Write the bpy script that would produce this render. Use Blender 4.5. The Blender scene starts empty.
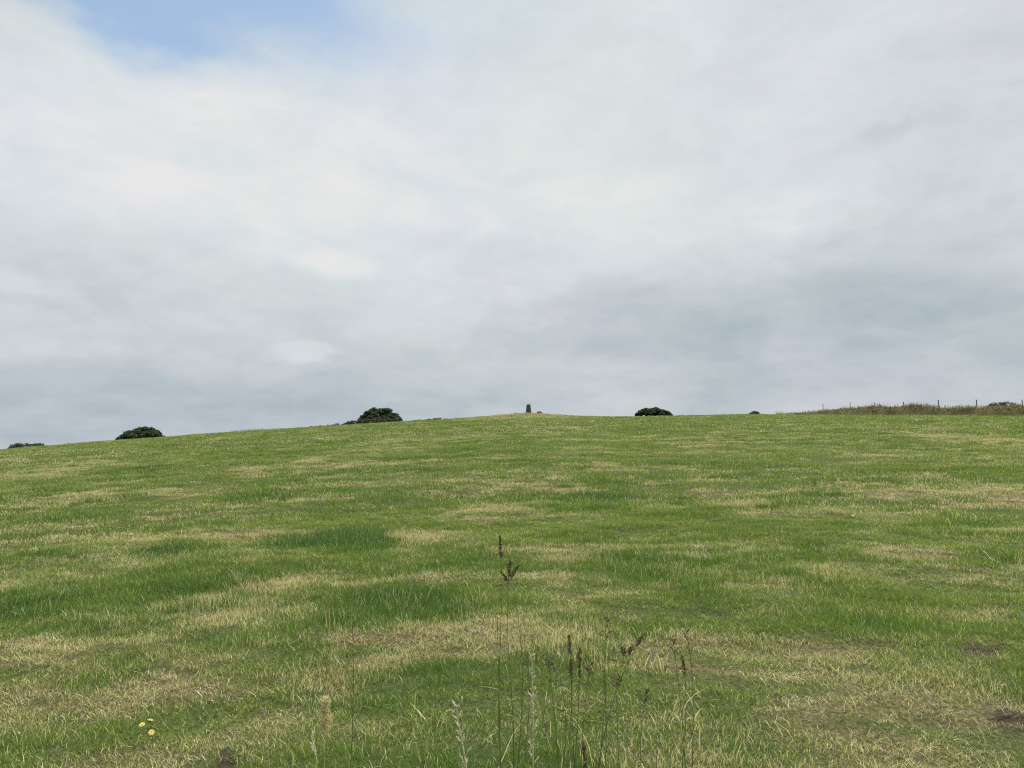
import bpy, bmesh, math, random
import numpy as np
from mathutils import Vector, Matrix, Euler

SC = bpy.context.scene
COL = SC.collection
random.seed(7); RNG = np.random.default_rng(11)

# ------------------------------------------------------------------ camera
F = 740.0            # focal length in pixels of a 1024 px wide frame
HOR = 452.0          # row of the true horizon
PITCH = math.atan((HOR - 384.0) / F)
H = 1.6
cam_d = bpy.data.cameras.new("camera"); cam = bpy.data.objects.new("camera", cam_d); COL.objects.link(cam)
cam_d.sensor_width = 36.0; cam_d.lens = 36.0 * F / 1024.0
cam_d.clip_start = 0.05; cam_d.clip_end = 20000
cam.location = (0, 0, 0); cam.rotation_euler = (math.radians(90) + PITCH, 0, 0)
SC.camera = cam
SC.view_settings.view_transform = 'Standard'; SC.view_settings.look = 'None'
SC.view_settings.exposure = 0.0; SC.view_settings.gamma = 1.0; SC.view_settings.use_curve_mapping = False

def ray(px, py):
    """direction of the sight line through a pixel, scaled to unit horizontal length"""
    x = (px - 512.0) / F; up = (384.0 - py) / F
    c, s = math.cos(PITCH), math.sin(PITCH)
    y = c - up * s; z = s + up * c
    h = math.hypot(x, y)
    return x / h, y / h, z / h

# ------------------------------------------------------------------ world
SUN_EL, SUN_AZ = math.radians(50), math.radians(58)     # azimuth clockwise from +Y (view direction)
world = bpy.data.worlds.new("World"); SC.world = world; world.use_nodes = True
def node_tools(nt):
    def N(t, **k):
        n = nt.nodes.new(t)
        for a, b in k.items(): setattr(n, a, b)
        return n
    def put(sock, v):
        if isinstance(v, bpy.types.NodeSocket): nt.links.new(v, sock)
        else: sock.default_value = v
    def M(op, a, b=None, c=None, clamp=False):
        n = N('ShaderNodeMath', operation=op, use_clamp=clamp)
        put(n.inputs[0], a)
        if b is not None: put(n.inputs[1], b)
        if c is not None: put(n.inputs[2], c)
        return n.outputs[0]
    def MIX(f, a, b, bt='MIX'):
        n = N('ShaderNodeMix', data_type='RGBA', blend_type=bt)
        put(n.inputs[0], f)
        put(n.inputs[6], a if isinstance(a, bpy.types.NodeSocket) else (*a, 1))
        put(n.inputs[7], b if isinstance(b, bpy.types.NodeSocket) else (*b, 1))
        return n.outputs[2]
    def NOISE(vec, scale, detail=4, rough=.5, dist=0.0, out=0):
        n = N('ShaderNodeTexNoise'); put(n.inputs['Vector'], vec)
        n.inputs['Scale'].default_value = scale; n.inputs['Detail'].default_value = detail
        n.inputs['Roughness'].default_value = rough; n.inputs['Distortion'].default_value = dist
        return n.outputs[out]
    def STEP(v, lo, hi):
        n = N('ShaderNodeMapRange', interpolation_type='SMOOTHSTEP'); put(n.inputs[0], v)
        n.inputs[1].default_value = lo; n.inputs[2].default_value = hi
        return n.outputs[0]
    return N, put, M, MIX, NOISE, STEP

def lin(r, g, b):
    f = lambda v: (v / 255 / 12.92) if v <= 10 else ((v / 255 + .055) / 1.055) ** 2.4
    return (f(r), f(g), f(b))

def build_world():
    nt = world.node_tree; nt.nodes.clear()
    N, put, M, MIX, NOISE, STEP = node_tools(nt)
    out = N('ShaderNodeOutputWorld'); bg = N('ShaderNodeBackground')
    nt.links.new(bg.outputs[0], out.inputs[0])
    sky = N('ShaderNodeTexSky'); sky.sky_type = 'NISHITA'; sky.sun_disc = False
    sky.sun_elevation = SUN_EL; sky.sun_rotation = SUN_AZ
    sky.air_density = 1.0; sky.dust_density = 1.5; sky.ozone_density = 1.2
    tc = N('ShaderNodeTexCoord'); D = tc.outputs['Generated']
    sep = N('ShaderNodeSeparateXYZ'); put(sep.inputs[0], D)
    X, Y, Z = sep.outputs
    # cloud layer seen in perspective: flatten towards the horizon
    den = M('ADD', M('ABSOLUTE', Z), 0.22)
    comb = N('ShaderNodeCombineXYZ')
    put(comb.inputs[0], M('DIVIDE', X, den)); put(comb.inputs[1], M('DIVIDE', Y, den)); put(comb.inputs[2], M('MULTIPLY', Z, 2.0))
    P = comb.outputs[0]
    w = N('ShaderNodeVectorMath', operation='MULTIPLY'); put(w.inputs[0], D); w.inputs[1].default_value = (1, 1, 2.1)
    Q = w.outputs[0]
    warpc = NOISE(P, 1.9, 5, .55, out=1)
    ws = N('ShaderNodeSeparateColor'); put(ws.inputs[0], warpc)
    wx = M('SUBTRACT', ws.outputs[0], .5); wz = M('SUBTRACT', ws.outputs[1], .5)
    X2 = M('MULTIPLY_ADD', wx, .30, X); Z2 = M('MULTIPLY_ADD', wz, .16, Z)
    front = STEP(Y, 0.0, 0.25)
    def blob(px, py, sx, sy, xx=X2, zz=Z2):
        rx, ry, rz = ray(px, py); l = math.sqrt(1 + rz * rz); rx, rz = rx / l, rz / l
        a = M('DIVIDE', M('SUBTRACT', xx, rx), sx / F); b = M('DIVIDE', M('SUBTRACT', zz, rz), sy / F)
        d = M('ADD', M('MULTIPLY', a, a), M('MULTIPLY', b, b))
        return M('MULTIPLY', M('EXPONENT', M('MULTIPLY', d, -1.0)), front)
    n1 = NOISE(P, 1.6, 6, .52)
    n2 = NOISE(P, 4.2, 6, .55)
    n3 = NOISE(Q, 5.5, 6, .58, .5)
    n4 = NOISE(P, 0.75, 3, .5)
    # tone of the cloud base : bright and thick parts
    t = M('MULTIPLY_ADD', M('SUBTRACT', n1, .5), .42, .5)
    t = M('MULTIPLY_ADD', M('SUBTRACT', n2, .5), .26, t)
    n5 = NOISE(Q, 13, 6, .62, .6)
    t = M('MULTIPLY_ADD', M('SUBTRACT', n5, .5), .36, t)
    t = M('MULTIPLY_ADD', M('SUBTRACT', n3, .5), .62, t)
    el = STEP(Z, -0.02, 0.33)
    t = M('MULTIPLY_ADD', M('SUBTRACT', el, .5), .42, t)
    for (px, py, sx, sy, am) in TONE_BLOBS:
        t = M('MULTIPLY_ADD', blob(px, py, sx, sy), am, t)
    for (px, py, sx, sy, am) in SHARP_BLOBS:      # small puffs and wisps, with their own finer outline
        nn = M('MULTIPLY', M('SUBTRACT', NOISE(D, 26, 3, .6), .5), .035)
        b = blob(px, py, sx, sy, M('ADD', X, nn), M('MULTIPLY_ADD', nn, .5, Z))
        t = M('MULTIPLY_ADD', STEP(b, .12, .8), am * 1.5, t)
    t = M('MAXIMUM', M('MINIMUM', t, 1.15), -.15)
    cr = N('ShaderNodeValToRGB'); put(cr.inputs[0], t)
    e = cr.color_ramp.elements
    for i, (pos, c) in enumerate(SKY_RAMP):
        el_ = e[i] if i < 2 else e.new(pos)
        el_.position = pos; el_.color = (*lin(*c), 1)
    cloud = cr.outputs[0]
    # warmer violet-grey and cooler green-grey passages
    tint = MIX(STEP(NOISE(Q, 3.1, 4, .6), .40, .60), (0.982, 1.0, 0.985), (1.008, .994, 1.012))
    cloud = MIX(1.0, cloud, tint, 'MULTIPLY')
    # thin overcast above the frame lets more light through
    br = M('MULTIPLY_ADD', STEP(Z, .56, .95), ZENITH, 1.0)
    vm = N('ShaderNodeVectorMath', operation='SCALE'); put(vm.inputs[0], cloud); put(vm.inputs['Scale'], br)
    cloud = vm.outputs[0]
    # gaps to the blue
    gap = None
    for (px, py, sx, sy, am) in GAPS:
        g = M('MULTIPLY', blob(px, py, sx, sy), am)
        gap = g if gap is None else M('ADD', gap, g)
    gap = M('MULTIPLY_ADD', M('SUBTRACT', n2, .5), .55, gap)
    gap = STEP(gap, .05, 1.15)
    gap = M('MULTIPLY', gap, .93)
    skyc = N('ShaderNodeVectorMath', operation='SCALE'); put(skyc.inputs[0], sky.outputs[0]); skyc.inputs['Scale'].default_value = SKY_STR
    veil = MIX(.50, skyc.outputs[0], lin(182, 214, 248))
    col = MIX(gap, cloud, veil)
    put(bg.inputs[0], col); bg.inputs[1].default_value = 1.0

ZENITH = 1.6
SKY_STR = 0.15
SKY_RAMP = [(0.0, (170, 182, 190)), (1.0, (231, 232, 231)), (0.22, (185, 195, 201)), (0.42, (199, 205, 209)),
            (0.60, (210, 216, 220)), (0.8, (219, 225, 228))]
TONE_BLOBS = [(860, 290, 210, 60, -.30), (700, 330, 200, 45, -.12), (120, 405, 260, 30, -.22), (160, 150, 150, 60, .16),
              (330, 200, 170, 70, .14), (640, 215, 150, 50, .16), (700, 60, 220, 60, .05), (980, 60, 120, 80, -.10),
              (520, 300, 110, 40, .08), (470, 370, 120, 30, .05), (60, 230, 90, 40, -.10), (420, 120, 100, 40, .08)]
SHARP_BLOBS = [(305, 352, 26, 11, .16), (340, 265, 42, 16, .16), (885, 133, 20, 11, -.10), (530, 322, 30, 9, .08),
               (30, 285, 30, 10, .07), (120, 170, 60, 16, .10), (60, 160, 26, 9, -.06), (440, 215, 50, 16, .06), (590, 190, 60, 18, .08), (810, 210, 60, 20, .10), (620, 285, 50, 12, -.06), (800, 350, 40, 12, .05)]
GAPS = [(112, -8, 72, 32, 1.2), (225, -6, 92, 32, .80), (300, 45, 100, 42, .40), (400, 30, 90, 60, .30), (530, 50, 80, 70, .16)]
build_world()

sun_d = bpy.data.lights.new("sun", 'SUN'); sun = bpy.data.objects.new("sun", sun_d); COL.objects.link(sun)
sun_d.energy = 4.1; sun_d.angle = math.radians(6); sun_d.color = (1.0, .94, .82)
sdir = Vector((math.sin(SUN_AZ) * math.cos(SUN_EL), math.cos(SUN_AZ) * math.cos(SUN_EL), math.sin(SUN_EL)))
sun.rotation_euler = sdir.to_track_quat('Z', 'Y').to_euler()
sun.location = sdir * 300

# ------------------------------------------------------------------ helpers
def tag(o, label=None, cat=None, group=None, kind=None):
    if label: o['label'] = label
    if cat: o['category'] = cat
    if group: o['group'] = group
    if kind: o['kind'] = kind
    return o
def empty(name, loc, label, cat, group=None, rz=0):
    o = bpy.data.objects.new(name, None); COL.objects.link(o); o.empty_display_size = .2
    o.location = loc; o.rotation_euler = (0, 0, rz)
    return tag(o, label, cat, group)
class MB:
    """collects geometry for one mesh object, with a random float per piece"""
    def __init__(s): s.v = []; s.f = []; s.a = []
    def add(s, vs, fs, rnd=None):
        b = len(s.v); r = random.random() if rnd is None else rnd
        s.v += [tuple(p) for p in vs]; s.a += [r] * len(vs)
        s.f += [tuple(b + i for i in q) for q in fs]
    def tube(s, pts, rad, n=6, rnd=None, cap=True):
        pts = [Vector(p) for p in pts]; vs = []; fs = []
        for i, p in enumerate(pts):
            d = (pts[min(i + 1, len(pts) - 1)] - pts[max(i - 1, 0)]).normalized()
            a = d.cross(Vector((.13, .97, .21))).normalized(); b = d.cross(a)
            r = rad[i] if hasattr(rad, '__len__') else rad
            for k in range(n):
                t = 2 * math.pi * k / n
                vs.append(p + a * (r * math.cos(t)) + b * (r * math.sin(t)))
        for i in range(len(pts) - 1):
            for k in range(n):
                k2 = (k + 1) % n
                fs.append((i * n + k, i * n + k2, (i + 1) * n + k2, (i + 1) * n + k))
        if cap:
            fs.append(tuple(range(n - 1, -1, -1))); fs.append(tuple((len(pts) - 1) * n + k for k in range(n)))
        s.add(vs, fs, rnd)
    def strip(s, pts, widths, side, rnd=None, fold=0.0):
        """a grass leaf: centre line with a shallow V section"""
        vs = []; fs = []; side = Vector(side).normalized()
        for p, w in zip(pts, widths):
            p = Vector(p); u = Vector((0, 0, 1)) * (w * fold)
            vs += [p - side * w * .5 + u, p, p + side * w * .5 + u]
        for i in range(len(pts) - 1):
            a = i * 3; b = a + 3
            fs += [(a, a + 1, b + 1, b), (a + 1, a + 2, b + 2, b + 1)]
        s.add(vs, fs, rnd)
    def seed(s, c, d, L, w, rnd=None, n=5):
        """one spikelet: a spindle along d"""
        c = Vector(c); d = Vector(d).normalized()
        a = d.cross(Vector((.3, .5, .81))).normalized(); b = d.cross(a)
        vs = [c]; 
        for t, r in ((.3, 1.0), (.65, .8)):
            for k in range(n):
                th = 2 * math.pi * k / n
                vs.append(c + d * (L * t) + (a * math.cos(th) + b * math.sin(th)) * (w * .5 * r))
        vs.append(c + d * L); fs = []
        for k in range(n):
            k2 = (k + 1) % n
            fs += [(0, 1 + k2, 1 + k), (1 + k, 1 + k2, 1 + n + k2, 1 + n + k), (1 + n + k, 1 + n + k2, 1 + 2 * n)]
        s.add(vs, fs, rnd)
    def mesh(s, name, mat, smooth=False):
        me = bpy.data.meshes.new(name); me.from_pydata(s.v, [], s.f); me.update()
        at = me.attributes.new('rnd', 'FLOAT', 'POINT'); at.data.foreach_set('value', np.array(s.a, dtype=np.float32))
        if smooth: me.polygons.foreach_set('use_smooth', [True] * len(me.polygons))
        if mat: me.materials.append(mat)
        return me
    def build(s, name, mat, parent=None, smooth=False):
        o = bpy.data.objects.new(name, s.mesh(name, mat, smooth)); COL.objects.link(o)
        if parent: o.parent = parent
        return o

# value noise in numpy
def _hash(ix, iy, seed):
    n = (ix.astype(np.int64) * 374761393 + iy.astype(np.int64) * 668265263 + seed * 974634777) & 0xffffffff
    n = ((n ^ (n >> 13)) * 1274126177) & 0xffffffff
    n = (n ^ (n >> 16)) & 0xffffffff
    return n / 4294967295.0
def vnoise(x, y, seed=0):
    x = np.asarray(x, float); y = np.asarray(y, float)
    ix = np.floor(x); iy = np.floor(y); fx = x - ix; fy = y - iy
    fx = fx * fx * (3 - 2 * fx); fy = fy * fy * (3 - 2 * fy)
    a = _hash(ix, iy, seed); b = _hash(ix + 1, iy, seed); c = _hash(ix, iy + 1, seed); d = _hash(ix + 1, iy + 1, seed)
    return (a * (1 - fx) + b * fx) * (1 - fy) + (c * (1 - fx) + d * fx) * fy
def fbm(x, y, seed=0, oct=4, g=.5):
    s = 0; a = 1; t = 0
    for o in range(oct):
        s = s + a * vnoise(x * 2 ** o + 17.3 * o, y * 2 ** o - 9.1 * o, seed + o); t += a; a *= g
    return s / t            # 0..1, mean .5

# ------------------------------------------------------------------ terrain
SKY_PTS = [(-80, 457), (0, 450.6), (50, 446.4), (100, 442), (160, 438), (230, 432.6), (340, 426), (400, 422), (440, 420.4), (480, 418),
           (528, 416.6), (600, 416.9), (640, 417.2), (700, 416), (740, 415.2), (800, 415.2), (900, 416), (1024, 417), (1100, 418)]
RC = 106.0
_az = []; _s = []
for px, py in SKY_PTS:
    rx, ry, rz = ray(px, py); _az.append(math.atan2(rx, ry)); _s.append(rz)
_az = [-math.pi, -1.6] + _az + [1.6, math.pi]; _s = [-.11, -.06] + _s + [0.01, -.11]
_azf = np.linspace(-math.pi, math.pi, 4001); _sf = np.interp(_azf, _az, _s)
_k = np.hanning(41); _k /= _k.sum(); _sf = np.convolve(np.pad(_sf, 20, mode='edge'), _k, 'valid')
PIL = None
def terrain(x, y, detail=True):
    x = np.asarray(x, float); y = np.asarray(y, float)
    r = np.hypot(x, y); az = np.arctan2(x, y)
    s = np.interp(az, _azf, _sf)
    z = -H + (s + 2 * H / RC) * r - H / RC ** 2 * r * r
    ex = np.maximum(r - RC - 4, 0)
    # beyond the brow the hill drops to the low country around it
    zb = z - 0.0012 * ex ** 2
    far = np.clip((r - 150) / 260, 0, 1); far = far * far * (3 - 2 * far)
    zb = np.where(r > 150, np.maximum(zb, -45), zb)
    z = zb * (1 - far) + far * (-40 + 10 * fbm(x / 700, y / 700, 91, 3))
    if PIL is not None:
        d2 = (x - PIL[0]) ** 2 / 6.0 ** 2 + (y - PIL[1]) ** 2 / 5.0 ** 2
        z = z + .50 * np.exp(-d2)
    if detail:
        a = np.clip(r / 3, 0, 1) * np.clip((140 - r) / 40, 0, 1)
        z = z + a * (.11 * (fbm(x / 1.9, y / 1.3, 5, 3) - .5) + .065 * (fbm(x / .42, y / .34, 8, 2) - .5))
        z = z + a * np.clip(r / 60, 0, 1) * .22 * (fbm(x / 7, y / 7, 15, 3) - .5)
    return z
_prx, _pry, _ = ray(528.5, 414)
PIL = (_prx * 107.0, _pry * 107.0)
def tz(x, y): return float(terrain(x, y))
def ground_hit(px, py):
    rx, ry, rz = ray(px, py); r = 1.5
    while r < RC + 3:
        if tz(rx * r, ry * r) >= rz * r: break
        r *= 1.004
    return rx * r, ry * r
def at(px, py, d):
    rx, ry, rz = ray(px, py); return Vector((rx * d, ry * d, rz * d))

# patches read off the field: (x px, y px, half width px, half height px, strength)
DRY = [(430, 648, 85, 13, 1.0), (345, 655, 40, 10, .4), (560, 592, 45, 13, .6), (560, 553, 50, 8, .6), (660, 550, 60, 8, .9), (250, 590, 48, 11, .8),
       (425, 537, 28, 8, .8), (40, 650, 40, 9, .7), (470, 490, 40, 6, .7), (545, 487, 50, 6, 1.0), (480, 510, 38, 6, .9), (395, 467, 10, 3, .5),
       (322, 465, 32, 5, .8), (925, 497, 62, 10, 1.0), (1005, 490, 30, 5, .8), (710, 445, 30, 5, .7), (85, 464, 18, 4, .9),
       (15, 462, 20, 4, .7), (250, 469, 16, 4, .8), (150, 493, 55, 5, .6), (190, 512, 60, 5, .55), (30, 541, 50, 9, .6), (700, 508, 40, 4, .6), (640, 483, 24, 4, .6),
       (800, 549, 90, 5, .6), (900, 551, 30, 5, .6), (980, 578, 30, 10, .6), (860, 655, 70, 10, .22), (740, 648, 60, 8, .35), (960, 605, 40, 8, .3), (850, 735, 60, 14, .18),
       (650, 745, 70, 16, .3), (110, 700, 50, 14, .35), (215, 655, 40, 8, .4), (60, 740, 50, 18, .3), (620, 660, 60, 14, .3),
       (528, 417, 40, 2.2, 1.2), (560, 427, 40, 3, .4), (800, 470, 30, 3, .4), (385, 480, 30, 4, .4), (590, 640, 40, 10, .35),
       (940, 437, 50, 3, .4), (30, 474, 35, 4, .7), (620, 575, 50, 7, .3), (780, 585, 40, 8, .35), (230, 765, 30, 10, .4), (300, 700, 40, 12, .25)]
LUSH = [(355, 540, 38, 8, 2.0), (300, 541, 30, 7, .6), (365, 612, 50, 13, 1.7), (435, 605, 40, 11, 1.4), (60, 603, 95, 13, .75), (190, 605, 45, 9, .6), (170, 548, 30, 8, .6),
        (690, 566, 70, 8, .6), (820, 541, 40, 6, .6), (200, 692, 32, 12, .8), (840, 498, 25, 4, .6), (780, 500, 25, 4, .4), (650, 496, 34, 4, .5),
        (10, 745, 16, 16, .8), (130, 532, 30, 6, .4), (475, 572, 60, 8, .4), (750, 625, 60, 8, .4), (905, 630, 45, 8, .5), 
        (390, 500, 60, 5, .4), (590, 500, 28, 4, .5), (145, 470, 20, 3, .5), (940, 520, 40, 5, .3), (700, 700, 60, 12, .3), (400, 700, 60, 14, .3),
        (270, 500, 30, 4, .5), (1000, 560, 30, 6, .4), (960, 680, 60, 10, .3), (90, 575, 80, 6, .3), (860, 600, 60, 9, .3), (545, 625, 30, 9, .3)]
def prep(L):
    R = []
    for px, py, hw, hh, am in L:
        x, y = ground_hit(px, py); r = math.hypot(x, y)
        x1, y1 = ground_hit(px, py + hh); x2, y2 = ground_hit(px, max(py - hh, 414.5))
        rr = max(.15, abs(math.hypot(x2, y2) - math.hypot(x1, y1)) / 2); rr = min(rr, 14)
        R.append((math.atan2(x, y), r, hw / F, rr, am))
    return R
DRYP, LUSHP = prep(DRY), prep(LUSH)
SOIL = [(978, 652, 20, 3), (1005, 722, 13, 3), (228, 765, 8, 3.5)]
SOILP = prep([(a, b, c, d, 1) for a, b, c, d in SOIL])
def spots(x, y, P, wob=.35, seed=40):
    r = np.hypot(x, y); az = np.arctan2(x, y)
    wx = (fbm(x / .9, y / .9, seed, 3) - .5) * 2 * wob; wy = (fbm(x / .9, y / .9, seed + 7, 3) - .5) * 2 * wob
    t = np.zeros_like(r)
    for a, rr, hw, hr, am in P:
        d = ((az - a) / hw * .82 + wx) ** 2 + ((r - rr) / hr * .82 + wy) ** 2
        t = t + am * np.exp(-d ** 1.3)
    return t
def field(x, y):
    """dryness, lushness and bare soil of the sward at a place"""
    x = np.asarray(x, float); y = np.asarray(y, float); r = np.hypot(x, y)
    big = fbm(x / 5, y / 5, 21, 3); n = fbm(x / 1.9, y / .85, 23, 4, .6); n2 = fbm(x / .42, y / .16, 27, 3, .65)
    n3 = fbm(x / 1.0 + 9, y / .34, 29, 4, .62)
    dry = .04 + 1.7 * np.clip(n - .47, -.3, 1) + 1.25 * (n2 - .5) + .5 * (big - .5)
    nearw = np.clip((6.0 - r) / 2.2, 0, 1)
    dry = dry + .34 * nearw * (.35 + 1.3 * n3) + 2.4 * np.clip(n3 - .57, 0, 1) + 2.0 * np.exp(-(((x - PIL[0] - .8) / 5.5) ** 2 + ((y - PIL[1] + 1) / 4.0) ** 2)) + 1.35 * spots(x, y, DRYP) * np.clip(.42 + 2.4 * (n2 - .45) + 3.2 * (n3 - .48), .05, 1.5)
    m = fbm(x / 1.6 + 31, y / .8, 33, 4, .6); m2 = fbm(x / .5, y / .32, 37, 3)
    lush = .20 + (1.45 - .6 * nearw) * (m - .5) + 1.3 * (m2 - .5) + .8 * spots(x, y, LUSHP, seed=60) * (.5 + m2)
    dry = dry - .75 * np.clip(lush - .35, 0, 1)
    lush = lush - .5 * np.clip(dry - .5, 0, 1)
    soil = spots(x, y, SOILP, .5, 70)
    dry = np.clip(dry, 0, 1); dry = dry * dry * (3 - 2 * dry) * .5 + dry * .5
    return dry, np.clip(lush, 0, 1), np.clip(soil * 1.2, 0, 1)

# ------------------------------------------------------------------ materials
def new_mat(name):
    m = bpy.data.materials.new(name); m.use_nodes = True; m.node_tree.nodes.clear(); return m
def grass_mat(name, src):
    m = new_mat(name); nt = m.node_tree
    N, put, M, MIX, NOISE, STEP = node_tools(nt)
    def A(n, kind):
        a = N('ShaderNodeAttribute', attribute_name=n, attribute_type=kind); return a.outputs['Fac']
    dry, lush = A('dry', src), A('lush', src)
    rnd = A('rnd', 'GEOMETRY'); hh = A('hgt', 'GEOMETRY')
    jit = A('jit', src)
    rr = M('FRACT', M('ADD', rnd, jit))
    r2 = M('FRACT', M('MULTIPLY', rr, 7.31)); r3 = M('FRACT', M('MULTIPLY', rr, 23.7))
    g1 = MIX(r2, (.140, .225, .028), (.310, .405, .072))
    g2 = MIX(r3, (.215, .300, .050), (.050, .110, .016))
    green = MIX(.5, g1, g2)
    green = MIX(M('MULTIPLY', A('tone', src), .50), green, MIX(r3, (.38, .44, .075), (.22, .29, .045)))
    lushc = MIX(r2, (.048, .120, .020), (.115, .210, .038))
    green = MIX(M('MULTIPLY', lush, .85), green, lushc)
    blue = MIX(r3, (.050, .120, .045), (.085, .165, .065))
    green = MIX(M('MULTIPLY', STEP(lush, .85, 1.0), .4), green, blue)
    straw = MIX(r3, (.86, .775, .47), (.58, .50, .27))
    straw = MIX(M('GREATER_THAN', r2, .86), straw, (.17, .105, .050))
    isdry = M('LESS_THAN', rr, M('MULTIPLY_ADD', dry, .92, .045))
    col = MIX(isdry, green, straw)
    # yellowing tips, dark olive mixed in towards the bottom
    col = MIX(M('MULTIPLY', M('MULTIPLY', STEP(hh, .6, 1.0), M('ADD', dry, .20)), .45), col, (.40, .35, .18))
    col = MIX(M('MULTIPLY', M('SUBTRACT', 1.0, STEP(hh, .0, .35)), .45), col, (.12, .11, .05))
    bs = N('ShaderNodeBsdfPrincipled'); put(bs.inputs['Base Color'], col)
    bs.inputs['Roughness'].default_value = .5; bs.inputs['Specular IOR Level'].default_value = .35
    tr = N('ShaderNodeBsdfTranslucent'); put(tr.inputs[0], MIX(1.0, col, MIX(isdry, (1.0, 1.15, .55), (1.0, 1.06, .70)), 'MULTIPLY'))
    mx = N('ShaderNodeMixShader'); mx.inputs[0].default_value = .34
    nt.links.new(bs.outputs[0], mx.inputs[1]); nt.links.new(tr.outputs[0], mx.inputs[2])
    out = N('ShaderNodeOutputMaterial'); nt.links.new(mx.outputs[0], out.inputs[0])
    return m
def ground_mat():
    m = new_mat("turf_and_thatch"); nt = m.node_tree
    N, put, M, MIX, NOISE, STEP = node_tools(nt)
    A = lambda n: N('ShaderNodeAttribute', attribute_name=n, attribute_type='GEOMETRY').outputs['Fac']
    dry, lush, soil = A('dry'), A('lush'), A('soil')
    geo = N('ShaderNodeNewGeometry'); P = geo.outputs['Position']
    n1 = NOISE(P, 38, 4, .7); n2 = NOISE(P, 9, 4, .6)
    green = MIX(STEP(n1, .35, .65), (.030, .045, .012), (.065, .090, .024))
    thatch = MIX(STEP(n1, .35, .65), (.065, .050, .026), (.185, .150, .075))
    f = M('MULTIPLY_ADD', M('SUBTRACT', n2, .5), .5, M('MULTIPLY_ADD', dry, .75, .10), clamp=True)
    col = MIX(f, green, thatch)
    col = MIX(M('MULTIPLY', lush, .5), col, (.035, .085, .02))
    col = MIX(STEP(M('ADD', soil, M('MULTIPLY', M('SUBTRACT', n2, .5), 1.2)),   .60, .85), col, MIX(n1, (.022, .018, .012), (.085, .065, .043)))
    bs = N('ShaderNodeBsdfPrincipled'); put(bs.inputs['Base Color'], col); bs.inputs['Roughness'].default_value = .9
    bs.inputs['Specular IOR Level'].default_value = .1
    bp = N('ShaderNodeBump'); bp.inputs['Strength'].default_value = .8; bp.inputs['Distance'].default_value = .02
    put(bp.inputs['Height'], n1); nt.links.new(bp.outputs[0], bs.inputs['Normal'])
    out = N('ShaderNodeOutputMaterial'); nt.links.new(bs.outputs[0], out.inputs[0])
    return m
def piece_mat(name, c1, c2, c3=None, rough=.7, trans=.0, noise_scale=0, spec=.2):
    """plants: colour varies from piece to piece ('rnd'), plus a light mottling"""
    m = new_mat(name); nt = m.node_tree
    N, put, M, MIX, NOISE, STEP = node_tools(nt)
    rnd = N('ShaderNodeAttribute', attribute_name='rnd', attribute_type='GEOMETRY').outputs['Fac']
    col = MIX(rnd, c1, c2)
    if c3: col = MIX(M('GREATER_THAN', M('FRACT', M('MULTIPLY', rnd, 13.7)), .8), col, c3)
    if noise_scale:
        tc = N('ShaderNodeTexCoord'); n = NOISE(tc.outputs['Object'], noise_scale, 4, .6)
        col = MIX(1.0, col, MIX(n, (.65, .65, .65), (1.35, 1.35, 1.35)), 'MULTIPLY')
    bs = N('ShaderNodeBsdfPrincipled'); put(bs.inputs['Base Color'], col); bs.inputs['Roughness'].default_value = rough
    bs.inputs['Specular IOR Level'].default_value = spec
    out = N('ShaderNodeOutputMaterial')
    if trans > 0:
        tr = N('ShaderNodeBsdfTranslucent'); put(tr.inputs[0], col)
        mx = N('ShaderNodeMixShader'); mx.inputs[0].default_value = trans
        nt.links.new(bs.outputs[0], mx.inputs[1]); nt.links.new(tr.outputs[0], mx.inputs[2]); nt.links.new(mx.outputs[0], out.inputs[0])
    else: nt.links.new(bs.outputs[0], out.inputs[0])
    return m
M_GROUND = ground_mat()
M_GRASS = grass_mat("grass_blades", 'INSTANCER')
M_LEAF = piece_mat("dark_hedge_leaf", (.022, .045, .016), (.050, .080, .026), (.085, .105, .038), .5, .2)
M_LEAF_HAZED = piece_mat("haze_tinted_leaf", (.050, .080, .050), (.080, .110, .065), (.11, .13, .08), .6, .2)  # distance haze put into the leaf colour: paler, less saturated green
M_LEAF_BROWN = piece_mat("bramble_leaf", (.10, .075, .050), (.085, .105, .045), (.19, .13, .085), .7, .2)
M_LEAF_LOW = piece_mat("low_scrub_leaf", (.080, .105, .038), (.14, .155, .062), (.24, .18, .10), .7, .2)
M_BARK = piece_mat("bark", (.07, .055, .042), (.10, .08, .06), rough=.9, noise_scale=12)
M_CONC = piece_mat("weathered_concrete", (.075, .065, .062), (.088, .078, .072), rough=.9, noise_scale=6)
M_BRASS = piece_mat("dull_brass", (.16, .12, .05), (.18, .13, .05), rough=.5)
M_STONE = piece_mat("field_stone", (.08, .075, .055), (.11, .10, .075), rough=.95, noise_scale=5)
M_POST = piece_mat("weathered_post", (.075, .062, .05), (.10, .085, .07), rough=.9, noise_scale=14)
M_WIRE = piece_mat("fence_wire", (.14, .13, .12), (.16, .15, .14), rough=.6)
M_BANK = piece_mat("bank_turf", (.13, .13, .055), (.15, .15, .06), rough=.95, noise_scale=3)
M_BANKVEG = piece_mat("bank_rough_grass", (.17, .19, .06), (.42, .36, .19), (.50, .36, .22), .7, .3)
M_DOCK = piece_mat("dock_spike", (.15, .060, .035), (.24, .12, .07), rough=.8)
M_STEM = piece_mat("green_stem", (.075, .090, .032), (.12, .125, .050), rough=.6, trans=.1)
M_STEM_DRY = piece_mat("straw_stem", (.36, .31, .17), (.44, .38, .22), rough=.6, trans=.15)
M_HEAD_BROWN = piece_mat("brown_seed_head", (.065, .045, .026), (.14, .098, .052), (.20, .15, .075), .8, .1)
M_HEAD_TWIG = piece_mat("faded_seed_head", (.13, .10, .06), (.22, .16, .09), (.10, .06, .04), .8, .15)
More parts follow.
